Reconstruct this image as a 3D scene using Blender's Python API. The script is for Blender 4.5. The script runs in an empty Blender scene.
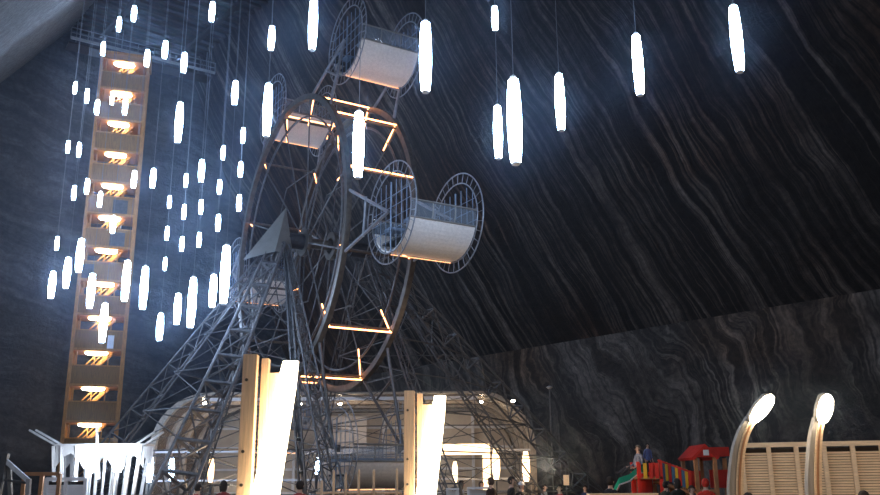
import bpy, bmesh, math, random
from mathutils import Vector, Matrix
random.seed(7)
SC = bpy.context.scene
COL = SC.collection
PI = math.pi
F = 875.0; PITCH = math.radians(15.2); EYE = 1.6

# ---------------------------------------------------------------- camera
cam_data = bpy.data.cameras.new('camera'); cam = bpy.data.objects.new('camera', cam_data); COL.objects.link(cam)
cam_data.sensor_width = 36; cam_data.lens = F / 880 * 36; cam_data.clip_end = 400
cam.location = (0, 0, EYE); cam.rotation_euler = (Matrix.Rotation(PI / 2 + PITCH, 3, 'X') @ Matrix.Rotation(-math.radians(0.4), 3, 'Z')).to_euler()
SC.camera = cam
SC.view_settings.view_transform = 'Standard'; SC.view_settings.look = 'None'
SC.view_settings.gamma = 1; SC.view_settings.exposure = 0.0

CP, SP = math.cos(PITCH), math.sin(PITCH)
def ray(px, py):
    a = math.radians(0.4)          # the camera's slight roll
    u0, v0 = (px - 440) / F, (247.5 - py) / F
    u = u0 * math.cos(a) + v0 * math.sin(a); v = -u0 * math.sin(a) + v0 * math.cos(a)
    return Vector((u, CP - v * SP, SP + v * CP))
def at(px, py, y):
    r = ray(px, py); t = y / r.y
    return Vector((0, 0, EYE)) + r * t

# ---------------------------------------------------------------- materials
MATS = {}
def new_mat(name):
    m = bpy.data.materials.new(name); m.use_nodes = True
    nt = m.node_tree; nt.nodes.clear()
    out = nt.nodes.new('ShaderNodeOutputMaterial')
    return m, nt, out
def N(nt, t, **kw):
    n = nt.nodes.new(t)
    for k, v in kw.items():
        if k in n.inputs: n.inputs[k].default_value = v
        else: setattr(n, k, v)
    return n
def simple(name, col, rough=0.6, metal=0.0, var=0.25, scale=6.0, bump=0.15, spec=0.4, stretch=None):
    m, nt, out = new_mat(name)
    b = N(nt, 'ShaderNodeBsdfPrincipled'); b.inputs['Roughness'].default_value = rough
    b.inputs['Metallic'].default_value = metal; b.inputs['Specular IOR Level'].default_value = spec
    tc = N(nt, 'ShaderNodeTexCoord'); mp = N(nt, 'ShaderNodeMapping')
    if stretch: mp.inputs['Scale'].default_value = stretch
    nz = N(nt, 'ShaderNodeTexNoise'); nz.inputs['Scale'].default_value = scale; nz.inputs['Detail'].default_value = 5
    nt.links.new(tc.outputs['Object'], mp.inputs[0]); nt.links.new(mp.outputs[0], nz.inputs['Vector'])
    rp = N(nt, 'ShaderNodeValToRGB')
    rp.color_ramp.elements[0].position = 0.3; rp.color_ramp.elements[1].position = 0.7
    rp.color_ramp.elements[0].color = tuple(c * (1 - var) for c in col) + (1,)
    rp.color_ramp.elements[1].color = tuple(min(1, c * (1 + var)) for c in col) + (1,)
    nt.links.new(nz.outputs['Fac'], rp.inputs[0]); nt.links.new(rp.outputs[0], b.inputs['Base Color'])
    bp = N(nt, 'ShaderNodeBump'); bp.inputs['Strength'].default_value = bump; bp.inputs['Distance'].default_value = 0.02
    nt.links.new(nz.outputs['Fac'], bp.inputs['Height']); nt.links.new(bp.outputs[0], b.inputs['Normal'])
    nt.links.new(b.outputs[0], out.inputs[0]); MATS[name] = m; return m
def emit(name, col, strength):
    m, nt, out = new_mat(name); e = N(nt, 'ShaderNodeEmission')
    e.inputs[0].default_value = tuple(col) + (1,); e.inputs[1].default_value = strength
    nt.links.new(e.outputs[0], out.inputs[0]); MATS[name] = m; return m
def sheer(name, col, alpha, rough=0.15):
    m, nt, out = new_mat(name)
    b = N(nt, 'ShaderNodeBsdfPrincipled'); b.inputs['Base Color'].default_value = tuple(col) + (1,); b.inputs['Roughness'].default_value = rough
    t = N(nt, 'ShaderNodeBsdfTransparent'); mx = N(nt, 'ShaderNodeMixShader'); mx.inputs[0].default_value = alpha
    nt.links.new(t.outputs[0], mx.inputs[1]); nt.links.new(b.outputs[0], mx.inputs[2]); nt.links.new(mx.outputs[0], out.inputs[0])
    MATS[name] = m; return m
def salt(name, dark, light, tilt=0.0, fine=1.0, contrast=1.0, wave=0.0, rough=0.75, vein=0.55, streak=0.03, swirl=0.5, rust=None):
    """layered salt: long pale bands along local Z (turned by tilt) over near-black rock, folded by low-frequency noise"""
    m, nt, out = new_mat(name); L = nt.links
    b = N(nt, 'ShaderNodeBsdfPrincipled'); b.inputs['Roughness'].default_value = rough; b.inputs['Specular IOR Level'].default_value = 0.35
    tc = N(nt, 'ShaderNodeTexCoord')
    rot = N(nt, 'ShaderNodeMapping'); rot.inputs['Rotation'].default_value = (0, tilt, 0)
    L.new(tc.outputs['Object'], rot.inputs[0])
    # fold the coordinates
    nz = N(nt, 'ShaderNodeTexNoise'); nz.inputs['Scale'].default_value = 0.06; nz.inputs['Detail'].default_value = 3
    L.new(rot.outputs[0], nz.inputs['Vector'])
    sub = N(nt, 'ShaderNodeVectorMath', operation='SUBTRACT'); sub.inputs[1].default_value = (.5, .5, .5)
    L.new(nz.outputs['Color'], sub.inputs[0])
    sc = N(nt, 'ShaderNodeVectorMath', operation='SCALE'); sc.inputs['Scale'].default_value = 6.0 * swirl
    L.new(sub.outputs[0], sc.inputs[0])
    nz2 = N(nt, 'ShaderNodeTexNoise'); nz2.inputs['Scale'].default_value = 0.35; nz2.inputs['Detail'].default_value = 4
    L.new(rot.outputs[0], nz2.inputs['Vector'])
    sub2 = N(nt, 'ShaderNodeVectorMath', operation='SUBTRACT'); sub2.inputs[1].default_value = (.5, .5, .5)
    L.new(nz2.outputs['Color'], sub2.inputs[0])
    sc2 = N(nt, 'ShaderNodeVectorMath', operation='SCALE'); sc2.inputs['Scale'].default_value = 1.1 + wave
    L.new(sub2.outputs[0], sc2.inputs[0])
    a1 = N(nt, 'ShaderNodeVectorMath', operation='ADD'); L.new(rot.outputs[0], a1.inputs[0]); L.new(sc.outputs[0], a1.inputs[1])
    a2 = N(nt, 'ShaderNodeVectorMath', operation='ADD'); L.new(a1.outputs[0], a2.inputs[0]); L.new(sc2.outputs[0], a2.inputs[1])
    mp = N(nt, 'ShaderNodeMapping'); mp.inputs['Scale'].default_value = (0.55 * fine, 0.05, streak)
    L.new(a2.outputs[0], mp.inputs[0])
    s1 = N(nt, 'ShaderNodeTexNoise'); s1.inputs['Scale'].default_value = 1.0; s1.inputs['Detail'].default_value = 7; s1.inputs['Roughness'].default_value = 0.72
    L.new(mp.outputs[0], s1.inputs['Vector'])
    r1 = N(nt, 'ShaderNodeValToRGB'); e = r1.color_ramp.elements
    e[0].position = vein - 0.09; e[0].color = (0, 0, 0, 1); e[1].position = vein + 0.14; e[1].color = (1, 1, 1, 1)
    L.new(s1.outputs['Fac'], r1.inputs[0])
    # patchiness: the bands fade in and out
    pn = N(nt, 'ShaderNodeTexNoise'); pn.inputs['Scale'].default_value = 0.16; pn.inputs['Detail'].default_value = 6; pn.inputs['Roughness'].default_value = 0.65
    L.new(tc.outputs['Object'], pn.inputs['Vector'])
    pr = N(nt, 'ShaderNodeValToRGB'); pr.color_ramp.elements[0].position = 0.36; pr.color_ramp.elements[1].position = 0.66
    pr.color_ramp.elements[0].color = (0.18,) * 3 + (1,)
    L.new(pn.outputs['Fac'], pr.inputs[0])
    mu = N(nt, 'ShaderNodeMath', operation='MULTIPLY'); L.new(r1.outputs[0], mu.inputs[0]); L.new(pr.outputs[0], mu.inputs[1])
    mc = N(nt, 'ShaderNodeMath', operation='MULTIPLY'); mc.inputs[1].default_value = contrast; mc.use_clamp = True; L.new(mu.outputs[0], mc.inputs[0])
    # grain
    g = N(nt, 'ShaderNodeTexNoise'); g.inputs['Scale'].default_value = 2.2; g.inputs['Detail'].default_value = 8; g.inputs['Roughness'].default_value = 0.75
    L.new(tc.outputs['Object'], g.inputs['Vector'])
    gr = N(nt, 'ShaderNodeMapRange'); gr.inputs['From Min'].default_value = .3; gr.inputs['From Max'].default_value = .7; gr.inputs['To Min'].default_value = .45; gr.inputs['To Max'].default_value = 1.5
    L.new(g.outputs['Fac'], gr.inputs['Value'])
    mix = N(nt, 'ShaderNodeMix', data_type='RGBA'); mix.inputs[6].default_value = tuple(dark) + (1,); mix.inputs[7].default_value = tuple(light) + (1,)
    L.new(mc.outputs[0], mix.inputs[0])
    last = mix.outputs[2]
    if rust:
        rn = N(nt, 'ShaderNodeTexNoise'); rn.inputs['Scale'].default_value = 0.09; rn.inputs['Detail'].default_value = 5
        L.new(tc.outputs['Object'], rn.inputs['Vector'])
        rr = N(nt, 'ShaderNodeValToRGB'); rr.color_ramp.elements[0].position = .48; rr.color_ramp.elements[1].position = .62
        L.new(rn.outputs['Fac'], rr.inputs[0])
        mr = N(nt, 'ShaderNodeMix', data_type='RGBA', blend_type='MULTIPLY'); mr.inputs[7].default_value = tuple(rust) + (1,)
        L.new(rr.outputs[0], mr.inputs[0]); L.new(last, mr.inputs[6]); last = mr.outputs[2]
    vm = N(nt, 'ShaderNodeVectorMath', operation='SCALE'); L.new(last, vm.inputs[0]); L.new(gr.outputs[0], vm.inputs['Scale'])
    L.new(vm.outputs[0], b.inputs['Base Color'])
    bp = N(nt, 'ShaderNodeBump'); bp.inputs['Strength'].default_value = 0.6; bp.inputs['Distance'].default_value = 0.25
    ad = N(nt, 'ShaderNodeMath', operation='ADD'); L.new(g.outputs['Fac'], ad.inputs[0]); L.new(s1.outputs['Fac'], ad.inputs[1])
    L.new(ad.outputs[0], bp.inputs['Height']); L.new(bp.outputs[0], b.inputs['Normal'])
    L.new(b.outputs[0], out.inputs[0]); MATS[name] = m; return m

DK = (0.030, 0.032, 0.038); LT = (0.36, 0.36, 0.37)
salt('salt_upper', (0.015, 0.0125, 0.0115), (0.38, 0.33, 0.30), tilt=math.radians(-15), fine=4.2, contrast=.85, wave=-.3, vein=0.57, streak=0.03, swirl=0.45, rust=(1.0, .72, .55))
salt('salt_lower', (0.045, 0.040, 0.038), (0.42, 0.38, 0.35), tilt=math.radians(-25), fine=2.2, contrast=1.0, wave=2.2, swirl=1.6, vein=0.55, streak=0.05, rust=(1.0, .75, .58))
salt('salt_end', (0.030, 0.034, 0.042), (0.13, 0.14, 0.16), tilt=math.radians(80), fine=1.6, contrast=.8, wave=1.0, vein=0.52, streak=0.05)
salt('salt_overhang', (0.12, 0.122, 0.128), (0.25, 0.25, 0.255), tilt=math.radians(40), fine=2.0, contrast=.5, vein=0.55, streak=0.08)
salt('salt_floor', (0.12, 0.11, 0.10), (0.3, 0.29, 0.28), fine=1.0, contrast=.4)
simple('ceiling_rock', (0.012, 0.011, 0.01), 0.9, scale=1.0)
simple('old_timber', (0.024, 0.015, 0.009), 0.8, scale=4, stretch=(1, 1, 1))
simple('tower_wood', (0.42, 0.19, 0.045), 0.6, scale=5, var=.3, stretch=(3, 3, .4))
simple('tower_panel', (0.24, 0.115, 0.024), 0.65, scale=4, var=.35, stretch=(6, 6, .3))
simple('tower_panel_dark', (0.06, 0.055, 0.05), 0.65, scale=4, var=.35)
simple('pine', (0.80, 0.57, 0.37), 0.5, scale=4, var=.18, stretch=(9, 9, .5))
simple('pine_pale', (0.84, 0.64, 0.43), 0.55, scale=4, var=.12, stretch=(1, 9, 9))
simple('grey_shaded_wood', (0.34, 0.31, 0.27), 0.7, scale=4, var=.2, stretch=(9, 9, .5))  # grey carries the shade on the side of the bent posts
simple('steel', (0.12, 0.12, 0.125), 0.45, metal=.35, scale=8, var=.25)
simple('steel_dark', (0.05, 0.05, 0.055), 0.5, metal=.4, scale=8, var=.25)
simple('rim_steel', (0.11, 0.095, 0.08), 0.42, metal=.35, scale=5, var=.3)
simple('sheet_metal', (0.24, 0.235, 0.22), 0.5, metal=.25, scale=2, var=.15)
simple('ring_steel', (0.27, 0.29, 0.33), 0.4, metal=.3, scale=5)
simple('cabin_shell', (0.88, 0.83, 0.78), 0.45, scale=14, var=.08, bump=.05)
simple('cabin_blue', (0.20, 0.27, 0.38), 0.4, metal=.2)
simple('white_paint', (0.82, 0.83, 0.86), 0.5, scale=3, var=.06)
simple('cream_panel', (0.62, 0.54, 0.45), 0.6, scale=1.2, var=.12)
simple('grey_panel', (0.36, 0.35, 0.36), 0.5, scale=1.2, var=.12)
simple('rib_cream', (0.42, 0.37, 0.31), 0.5)
simple('black_cap', (0.5, 0.48, 0.46), 0.5)
simple('cable', (0.16, 0.17, 0.19), 0.5, scale=2)
simple('bolt', (0.12, 0.10, 0.08), 0.5, metal=.6)
simple('play_red', (0.62, 0.03, 0.02), 0.45, scale=3, var=.15)
simple('play_yellow', (0.75, 0.45, 0.03), 0.45, scale=3, var=.1)
simple('play_blue', (0.06, 0.16, 0.30), 0.45, scale=3, var=.1)
simple('play_green', (0.03, 0.42, 0.26), 0.4, scale=3, var=.1)
simple('play_wood', (0.42, 0.20, 0.09), 0.6, scale=3, var=.2)
simple('skin', (0.60, 0.38, 0.28), 0.5, scale=20, var=.06, bump=.02)
simple('sky_blue', (0.62, 0.64, 0.68), 0.5)
sheer('cabin_glass', (0.35, 0.42, 0.5), 0.22, 0.05)
sheer('pavilion_film', (0.62, 0.50, 0.36), 0.20, 0.25)
emit('lamp_white', (0.50, 0.68, 1.0), 58)
emit('lamp_warm', (1.0, 0.66, 0.36), 6)
emit('lamp_oval', (1.0, 0.82, 0.60), 30)
emit('lamp_post', (1.0, 0.78, 0.50), 16)
emit('lamp_head', (1.0, 0.84, 0.62), 45)
emit('led', (1.0, 0.38, 0.14), 10)
emit('led_reflection', (1.0, 0.45, 0.2), 2.5)  # glow for the reflection under the cabins, not a lamp
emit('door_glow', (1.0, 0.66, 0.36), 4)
emit('uplight', (0.80, 0.90, 1.0), 42)
M = MATS

# ---------------------------------------------------------------- mesh builder
class MB:
    def __init__(s): s.bm = bmesh.new()
    def box(s, c, d, R=None):
        R = R or Matrix.Identity(3); vs = []
        for sx in (-.5, .5):
            for sy in (-.5, .5):
                for sz in (-.5, .5): vs.append(s.bm.verts.new(Vector(c) + R @ Vector((sx * d[0], sy * d[1], sz * d[2]))))
        for f in ((0, 1, 3, 2), (4, 6, 7, 5), (0, 4, 5, 1), (2, 3, 7, 6), (0, 2, 6, 4), (1, 5, 7, 3)): s.bm.faces.new([vs[i] for i in f])
        return s
    def bar(s, p, q, w, h=None, up=(0, 0, 1)):
        p, q = Vector(p), Vector(q); d = q - p; h = h or w
        x = d.normalized(); y = Vector(up).cross(x)
        if y.length < 1e-3: y = Vector((1, 0, 0)).cross(x)
        y.normalize(); z = x.cross(y)
        return s.box((p + q) / 2, (d.length, w, h), Matrix((x, y, z)).transposed())
    def tube(s, pts, r, n=6, closed=False, cap=True):
        pts = [Vector(p) for p in pts]; k = len(pts); rings = []
        rr = r if isinstance(r, (list, tuple)) else [r] * k
        ref = None
        for i in range(k):
            a = pts[(i - 1) % k] if closed or i > 0 else pts[0]
            b = pts[(i + 1) % k] if closed or i < k - 1 else pts[-1]
            t = (b - a).normalized()
            if ref is None:
                ref = Vector((0, 0, 1)) if abs(t.z) < .9 else Vector((1, 0, 0))
            u = (ref - t * ref.dot(t)).normalized(); ref = u; v = t.cross(u)
            rings.append([s.bm.verts.new(pts[i] + (u * math.cos(2 * PI * j / n) + v * math.sin(2 * PI * j / n)) * rr[i]) for j in range(n)])
        for i in range(k if closed else k - 1):
            A, B = rings[i], rings[(i + 1) % k]
            for j in range(n): s.bm.faces.new((A[j], A[(j + 1) % n], B[(j + 1) % n], B[j]))
        if cap and not closed: s.bm.faces.new(rings[0][::-1]); s.bm.faces.new(rings[-1])
        return s
    def ring(s, c, u, v, R, r, n=48, m=6, w=None):
        """closed hoop about c in the plane u,v"""
        c, u, v = Vector(c), Vector(u), Vector(v); ax = u.cross(v); hw = w
        rows = []
        for i in range(n):
            a = 2 * PI * i / n; rad = u * math.cos(a) + v * math.sin(a)
            if hw is None: rows.append([s.bm.verts.new(c + rad * (R + r * math.cos(2 * PI * j / m)) + ax * r * math.sin(2 * PI * j / m)) for j in range(m)])
            else: rows.append([s.bm.verts.new(c + rad * (R + dr) + ax * da) for dr, da in ((-r, -hw), (r, -hw), (r, hw), (-r, hw))])
        m2 = len(rows[0])
        for i in range(n):
            A, B = rows[i], rows[(i + 1) % n]
            for j in range(m2): s.bm.faces.new((A[j], A[(j + 1) % m2], B[(j + 1) % m2], B[j]))
        return s
    def lathe(s, prof, c=(0, 0, 0), n=16, ax=None):
        c = Vector(c); rings = []
        for r, z in prof: rings.append([s.bm.verts.new(c + Vector((r * math.cos(2 * PI * j / n), r * math.sin(2 * PI * j / n), z))) for j in range(n)])
        for A, B in zip(rings, rings[1:]):
            for j in range(n): s.bm.faces.new((A[j], A[(j + 1) % n], B[(j + 1) % n], B[j]))
        s.bm.faces.new(rings[0][::-1]); s.bm.faces.new(rings[-1]); return s
    def sweep(s, poly, off):
        """close a planar polygon into a slab along off"""
        off = Vector(off); A = [s.bm.verts.new(Vector(p)) for p in poly]; B = [s.bm.verts.new(Vector(p) + off) for p in poly]
        s.bm.faces.new(A[::-1]); s.bm.faces.new(B); k = len(A)
        for i in range(k): s.bm.faces.new((A[i], A[(i + 1) % k], B[(i + 1) % k], B[i]))
        return s
    def strip(s, rows, thick=None):
        """sheet through rows of points; thick = Vector function giving the offset of its second face"""
        def lay(off):
            return [[s.bm.verts.new(Vector(p) + (off(Vector(p)) if off else Vector())) for p in r] for r in rows]
        G = lay(None); H = lay(thick) if thick else None
        for L_ in ([G, H] if H else [G]):
            for i in range(len(L_) - 1):
                for j in range(len(L_[0]) - 1): s.bm.faces.new((L_[i][j], L_[i][j + 1], L_[i + 1][j + 1], L_[i + 1][j]))
        if H:
            n, m = len(G), len(G[0]); loop = [(i, 0) for i in range(n)] + [(n - 1, j) for j in range(1, m)] + [(i, m - 1) for i in range(n - 2, -1, -1)] + [(0, j) for j in range(m - 2, 0, -1)]
            for (a, b), (c, d) in zip(loop, loop[1:] + loop[:1]): s.bm.faces.new((G[a][b], G[c][d], H[c][d], H[a][b]))
        return s
    def build(s, name, mat, parent=None, smooth=False, bevel=0):
        bmesh.ops.recalc_face_normals(s.bm, faces=s.bm.faces)
        if bevel: bmesh.ops.bevel(s.bm, geom=s.bm.edges[:], offset=bevel, segments=2, affect='EDGES')
        me = bpy.data.meshes.new(name); s.bm.to_mesh(me); s.bm.free()
        if mat: me.materials.append(mat)
        if smooth:
            for p in me.polygons: p.use_smooth = True
        o = bpy.data.objects.new(name, me); COL.objects.link(o)
        if parent: o.parent = parent
        return o
def tag(o, label=None, cat=None, group=None, kind=None):
    if label: o['label'] = label
    if cat: o['category'] = cat
    if group: o['group'] = group
    if kind: o['kind'] = kind
    return o
def empty(name, loc, rz=0):
    o = bpy.data.objects.new(name, None); o.empty_display_size = .3; COL.objects.link(o)
    o.location = loc; o.rotation_euler = (0, 0, rz); return o
def thing(name, label, cat, loc=(0, 0, 0), rz=0, group=None): return tag(empty(name, loc, rz), label, cat, group)
KIDS = {}
def children(o): return [c for c in ALL() if c.parent == o]
def ALL(): return list(COL.objects)
def copy_tree(o, parent=None):
    c = o.copy(); COL.objects.link(c)
    if parent: c.parent = parent
    for ch in [x for x in COL.objects if x.parent == o]: copy_tree(ch, c)
    return c

# ================================================================ THE MINE HALL
# hall axes: S runs along the hall away from us to the left, Q across it to the right
AZ = math.radians(40)
SD = Vector((-math.sin(AZ), math.cos(AZ), 0)); QD = Vector((math.cos(AZ), math.sin(AZ), 0)); ZD = Vector((0, 0, 1))
QR, HC, HT, LEAN, PE = 46.6, 11.4, 43.0, 0.45, 78.4
QT = QR - LEAN * (HT - HC); QL = 21.0; KL = 0.75; QB = QL - KL * HT; PF = -24.0
def hall(q, p, z): return QD * q + SD * p + ZD * z
from mathutils import noise as mnoise
def rock_sheet(name, origin, ux, uz, w, h, mat, amp=.5, step=2.0, fade=True):
    """a rough rock face in its own frame: X along it, Z up it, Y its normal"""
    ux = ux.normalized(); uz = uz.normalized(); uy = uz.cross(ux)
    nx, nz_ = max(2, int(w / step)), max(2, int(h / step)); bm = bmesh.new(); G = []
    for i in range(nx + 1):
        row = []
        for j in range(nz_ + 1):
            x, z = w * i / nx, h * j / nz_
            e = min(1, min(j, nz_ - j, i, nx - i) / 2.0) if fade else 1
            d = (mnoise.noise(Vector((x * .08, z * .08, 3.1))) * 1.4 + mnoise.noise(Vector((x * .3, z * .3, 9))) * .5) * amp * e
            row.append(bm.verts.new((x, d, z)))
        G.append(row)
    for i in range(nx):
        for j in range(nz_): bm.faces.new((G[i][j], G[i + 1][j], G[i + 1][j + 1], G[i][j + 1]))
    me = bpy.data.meshes.new(name); bm.to_mesh(me); bm.free(); me.materials.append(mat)
    for p in me.polygons: p.use_smooth = True
    o = bpy.data.objects.new(name, me); COL.objects.link(o)
    R = Matrix((ux, uy, uz)).transposed().to_4x4(); o.matrix_world = Matrix.Translation(origin) @ R
    o['kind'] = 'structure'; return o
LN = PE - PF + 1
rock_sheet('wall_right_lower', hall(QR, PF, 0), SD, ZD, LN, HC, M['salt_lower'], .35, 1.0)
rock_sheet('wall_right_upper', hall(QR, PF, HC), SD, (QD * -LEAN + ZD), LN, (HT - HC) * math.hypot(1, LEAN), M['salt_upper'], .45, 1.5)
rock_sheet('wall_left', hall(QB, PF, 0), SD, (QD * KL + ZD), LN, HT * math.hypot(1, KL), M['salt_overhang'], .35, 2.0)
rock_sheet('wall_end', hall(QB - 1, PE, 0), QD, ZD, QR - QB + 2, HT, M['salt_end'], .5, 1.5)
rock_sheet('wall_front', hall(QB - 1, PF, 0), QD, ZD, QR - QB + 2, HT, M['salt_end'], .5, 4.0)
rock_sheet('ceiling', hall(QL - 1, PF, HT), QD, SD, QT - QL + 2, LN, M['ceiling_rock'], .2, 3.0, fade=False)
rock_sheet('floor', hall(QB - 2, PF - 1, 0), QD, SD, QR - QB + 4, LN + 2, M['salt_floor'], 0, 8.0)
# timber slats under the ceiling
for i in range(26):
    p = PE - 1.2 - i * 1.15
    b = MB().bar(hall(QL - .3, p, HT - .28), hall(QT + .3, p, HT - .28), .38, .3)
    b.build('trim_%d' % (i + 1), M['old_timber'])['kind'] = 'structure'
b = MB()
for q in (QL + 2.4, QT - 1.8): b.bar(hall(q, PE - 1, HT - .58), hall(q, PE - 31, HT - .58), .4, .3)
b.build('trim_27', M['old_timber'])['kind'] = 'structure'

def wall_z(x, y):
    """height at which a plumb line through x,y meets the rock above"""
    q = Vector((x, y, 0)).dot(QD)
    if q > QT: return HC + (QR - q) / LEAN - .2
    if q < QL: return max(3, HT - (QL - q) / KL)
    return HT

# ================================================================ PENDANT LAMPS
TL = 1.40
def make_lamp():
    t = empty('pendant_lamp', (0, 0, 0))
    MB().lathe([(.060, -TL / 2), (.080, -TL / 2 + .012), (.096, -TL * .36), (.112, -TL * .12), (.112, TL * .12), (.096, TL * .36), (.080, TL / 2 - .012), (.06, TL / 2)], n=12).build('lamp_shade', M['lamp_white'], t, smooth=True)
    c = MB(); c.lathe([(.062, -TL / 2 - .035), (.066, -TL / 2 - .03), (.066, -TL / 2 - .002), (.05, -TL / 2)], n=12)
    c.build('bottom_cap', M['black_cap'], t)
    c = MB(); c.lathe([(.05, TL / 2), (.055, TL / 2 + .002), (.05, TL / 2 + .05), (.012, TL / 2 + .08)], n=12)
    c.build('top_cap', M['black_cap'], t)
    MB().lathe([(.006, 0), (.006, 1)], n=5).build('cable', M['cable'], t)
    return t
LAMPS = [  # px, top, bottom, label
 (134,5,23,'small white tube lamp above the stair tower, right of the pair nearest the picture top'),
 (119,16,33,'small white tube lamp above the stair tower, left and lower one of a pair'),
 (103,41,57,'small white tube lamp at the top left corner of the stair tower'),
 (147,49,68,'small white tube lamp at the top right corner of the stair tower'),
 (165,40,60,'small white tube lamp just right of the stair tower top'),
 (184,52,74,'white tube lamp under the right end of the high gallery'),
 (212,1,23,'white tube lamp cut close by the picture top, left of the wheel'),
 (75,81,95,'leftmost of three small lamps stepping down left of the tower top'),
 (87,88,104,'middle of three small lamps stepping down left of the tower top'),
 (97,99,116,'lowest of three small lamps stepping down to the tower edge'),
 (112,91,106,'small tube lamp in front of the second landing lamp from the tower top, left one'),
 (125,98,116,'small tube lamp in front of the second tower parapet from the top, right one'),
 (179,102,143,'long white tube lamp alone between stair tower and wheel, high up'),
 (68,140,154,'left of two small lamps side by side beside the upper stair tower'),
 (79,142,158,'right of two small lamps side by side beside the upper stair tower'),
 (271.5,25,52,'white tube lamp above the ring of the upper left cabin'),
 (313,-3,51,'long tube lamp cut by the picture top left of the top cabin'),
 (235,80,106,'white tube lamp halfway between the stair tower and the upper left cabin'),
 (267.5,83,137,'long tube lamp hanging in front of the upper left cabin ring'),
 (243,127,144,'topmost small lamp of the column just left of the wheel rim'),
 (425.5,20,93,'large long tube lamp just right of the top cabin'),
 (358.5,111,178,'long tube lamp hanging in front of the wheel between its two rims'),
 (223,145,161,'topmost small lamp of the column under the halfway lamp left of the wheel'),
 (240.5,161,178,'second small lamp down in the column just left of the wheel rim'),
 (239,194,212,'lowest small lamp in the column just left of the wheel rim'),
 (74,185,201,'small lamp farthest left at middle height of the stair tower'),
 (87,178,195,'small lamp touching the left edge of the stair tower at middle height'),
 (100,191,208,'small lamp in front of the middle of the stair tower, left side'),
 (134,170,189,'small lamp in front of the right post of the stair tower at middle height'),
 (153,168,189,'small lamp just right of the stair tower at middle height'),
 (186,173,188,'top one of three small lamps in a column left of the twin-bright lamp'),
 (201.5,159,183,'brighter medium lamp heading a column of three left of the wheel'),
 (219.5,179,195,'second small lamp of the column under the halfway lamp'),
 (169.5,195,209,'top lamp of the faint column nearest the tower on its right'),
 (184,204,220,'middle one of three small lamps in a column left of the twin-bright lamp'),
 (201,199,215,'second lamp down under the brighter medium lamp'),
 (218,214,232,'lowest small lamp of the column under the halfway lamp'),
 (113,215,234,'small lamp in front of the stair tower overlapping a landing lamp at mid height'),
 (57,236,251,'small hazy lamp by itself far left of the stair tower'),
 (80,239,272,'long lamp overlapping the left edge of the stair tower below mid height'),
 (167,226,241,'middle lamp of the faint column nearest the tower on its right'),
 (182,236,252,'lowest of three small lamps in a column left of the twin-bright lamp'),
 (199,232,248,'lowest lamp under the brighter medium lamp'),
 (165,257,271,'lowest lamp of the faint column nearest the tower on its right'),
 (67,258,288,'medium lamp left of the stair tower between a longer lamp and the lowest left one'),
 (52,271,299,'lowest and leftmost medium lamp left of the stair tower'),
 (126,261,301,'long lamp in front of the right edge of the lower stair tower'),
 (144,267,309,'long lamp just right of the lower stair tower'),
 (91,274,308,'long lamp in front of the left side of the lower stair tower'),
 (192,278,327,'longest lamp of the low group left of the wheel'),
 (177.5,294,324,'shorter lamp immediately left of the longest low one'),
 (213,275,307,'lamp left of the one shining on the lattice tower'),
 (225,246,303,'long bright lamp shining on the left lattice tower'),
 (103.5,304,342,'lowest lamp in front of the stair tower'),
 (160,313,341,'lowest hazy lamp between the stair tower and the lattice'),
 (495,5,32,'short distant lamp near the picture top above another lamp on the same line'),
 (498,105,159,'tube lamp just left of the largest lamp'),
 (514.5,77,164,'largest and nearest hanging tube lamp, right of the wheel'),
 (560,73,131,'tube lamp right of the largest one in front of the striped wall'),
 (638,33,96,'tube lamp second from the right in front of the striped wall'),
 (736.5,4,73,'rightmost hanging tube lamp in front of the striped wall'),
]
lamp0 = make_lamp(); lamp_sites = []
for i, (px, t, b_, lab) in enumerate(LAMPS):
    hpx = b_ - t - (1.5 if b_ - t < 30 else 0)
    r = ray(px, (t + b_) / 2); fw = r.y * CP + r.z * SP
    dist = TL * F / hpx * .97        # depth along the view for a full size lamp
    lim = 66.0 if px < 260 else 60
    if px in (225, 213): dist_ = dist; dist = {225: 27.5, 213: 30.0}[px]; k_ = dist / dist_
    else: k_ = 1
    # keep clear of the rock
    s = 1.0; d = min(dist, lim)
    for _ in range(60):
        P = Vector((0, 0, EYE)) + r * d
        if P.dot(QD) < QR - max(0, P.z - HC) * LEAN - 1.5 and P.dot(SD) < PE - 2 and P.dot(QD) > QL - KL * (HT - P.z) + 1.5: break
        d *= .97
    s = d / dist * k_
    lo = lamp0 if i == 0 else copy_tree(lamp0)
    lo.location = P; fat = 1.0 if hpx > 45 else 1.0 + .75 * min(1, (45 - hpx) / 28); lo.scale = (s * fat, s * fat, s)  # distant lamps widened, their bloom put into the shape
    for ch in [x for x in COL.objects if x.parent == lo]:
        if ch.name.startswith('cable'):
            ch.location = (0, 0, TL / 2 + .07); ch.scale = (1 / s, 1 / s, max(.5, (wall_z(P.x, P.y) - P.z) / s - TL / 2 - .07))
    tag(lo, lab, 'pendant lamp', 'white tube lamps hanging from the ceiling'); lamp_sites.append(P)

# ================================================================ STAIR TOWER
TLp = Vector((-30.1, 71.0, 0)); TW, TD = 3.95, 2.9
TA_ = math.radians(18.4); TX = Vector((math.cos(TA_), math.sin(TA_), 0)); TY = Vector((-math.sin(TA_), math.cos(TA_), 0))
tower = thing('stair_tower', 'tall wooden stair tower with brown parapets and zigzag flights against the end wall', 'stair tower', TLp, TA_)
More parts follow.
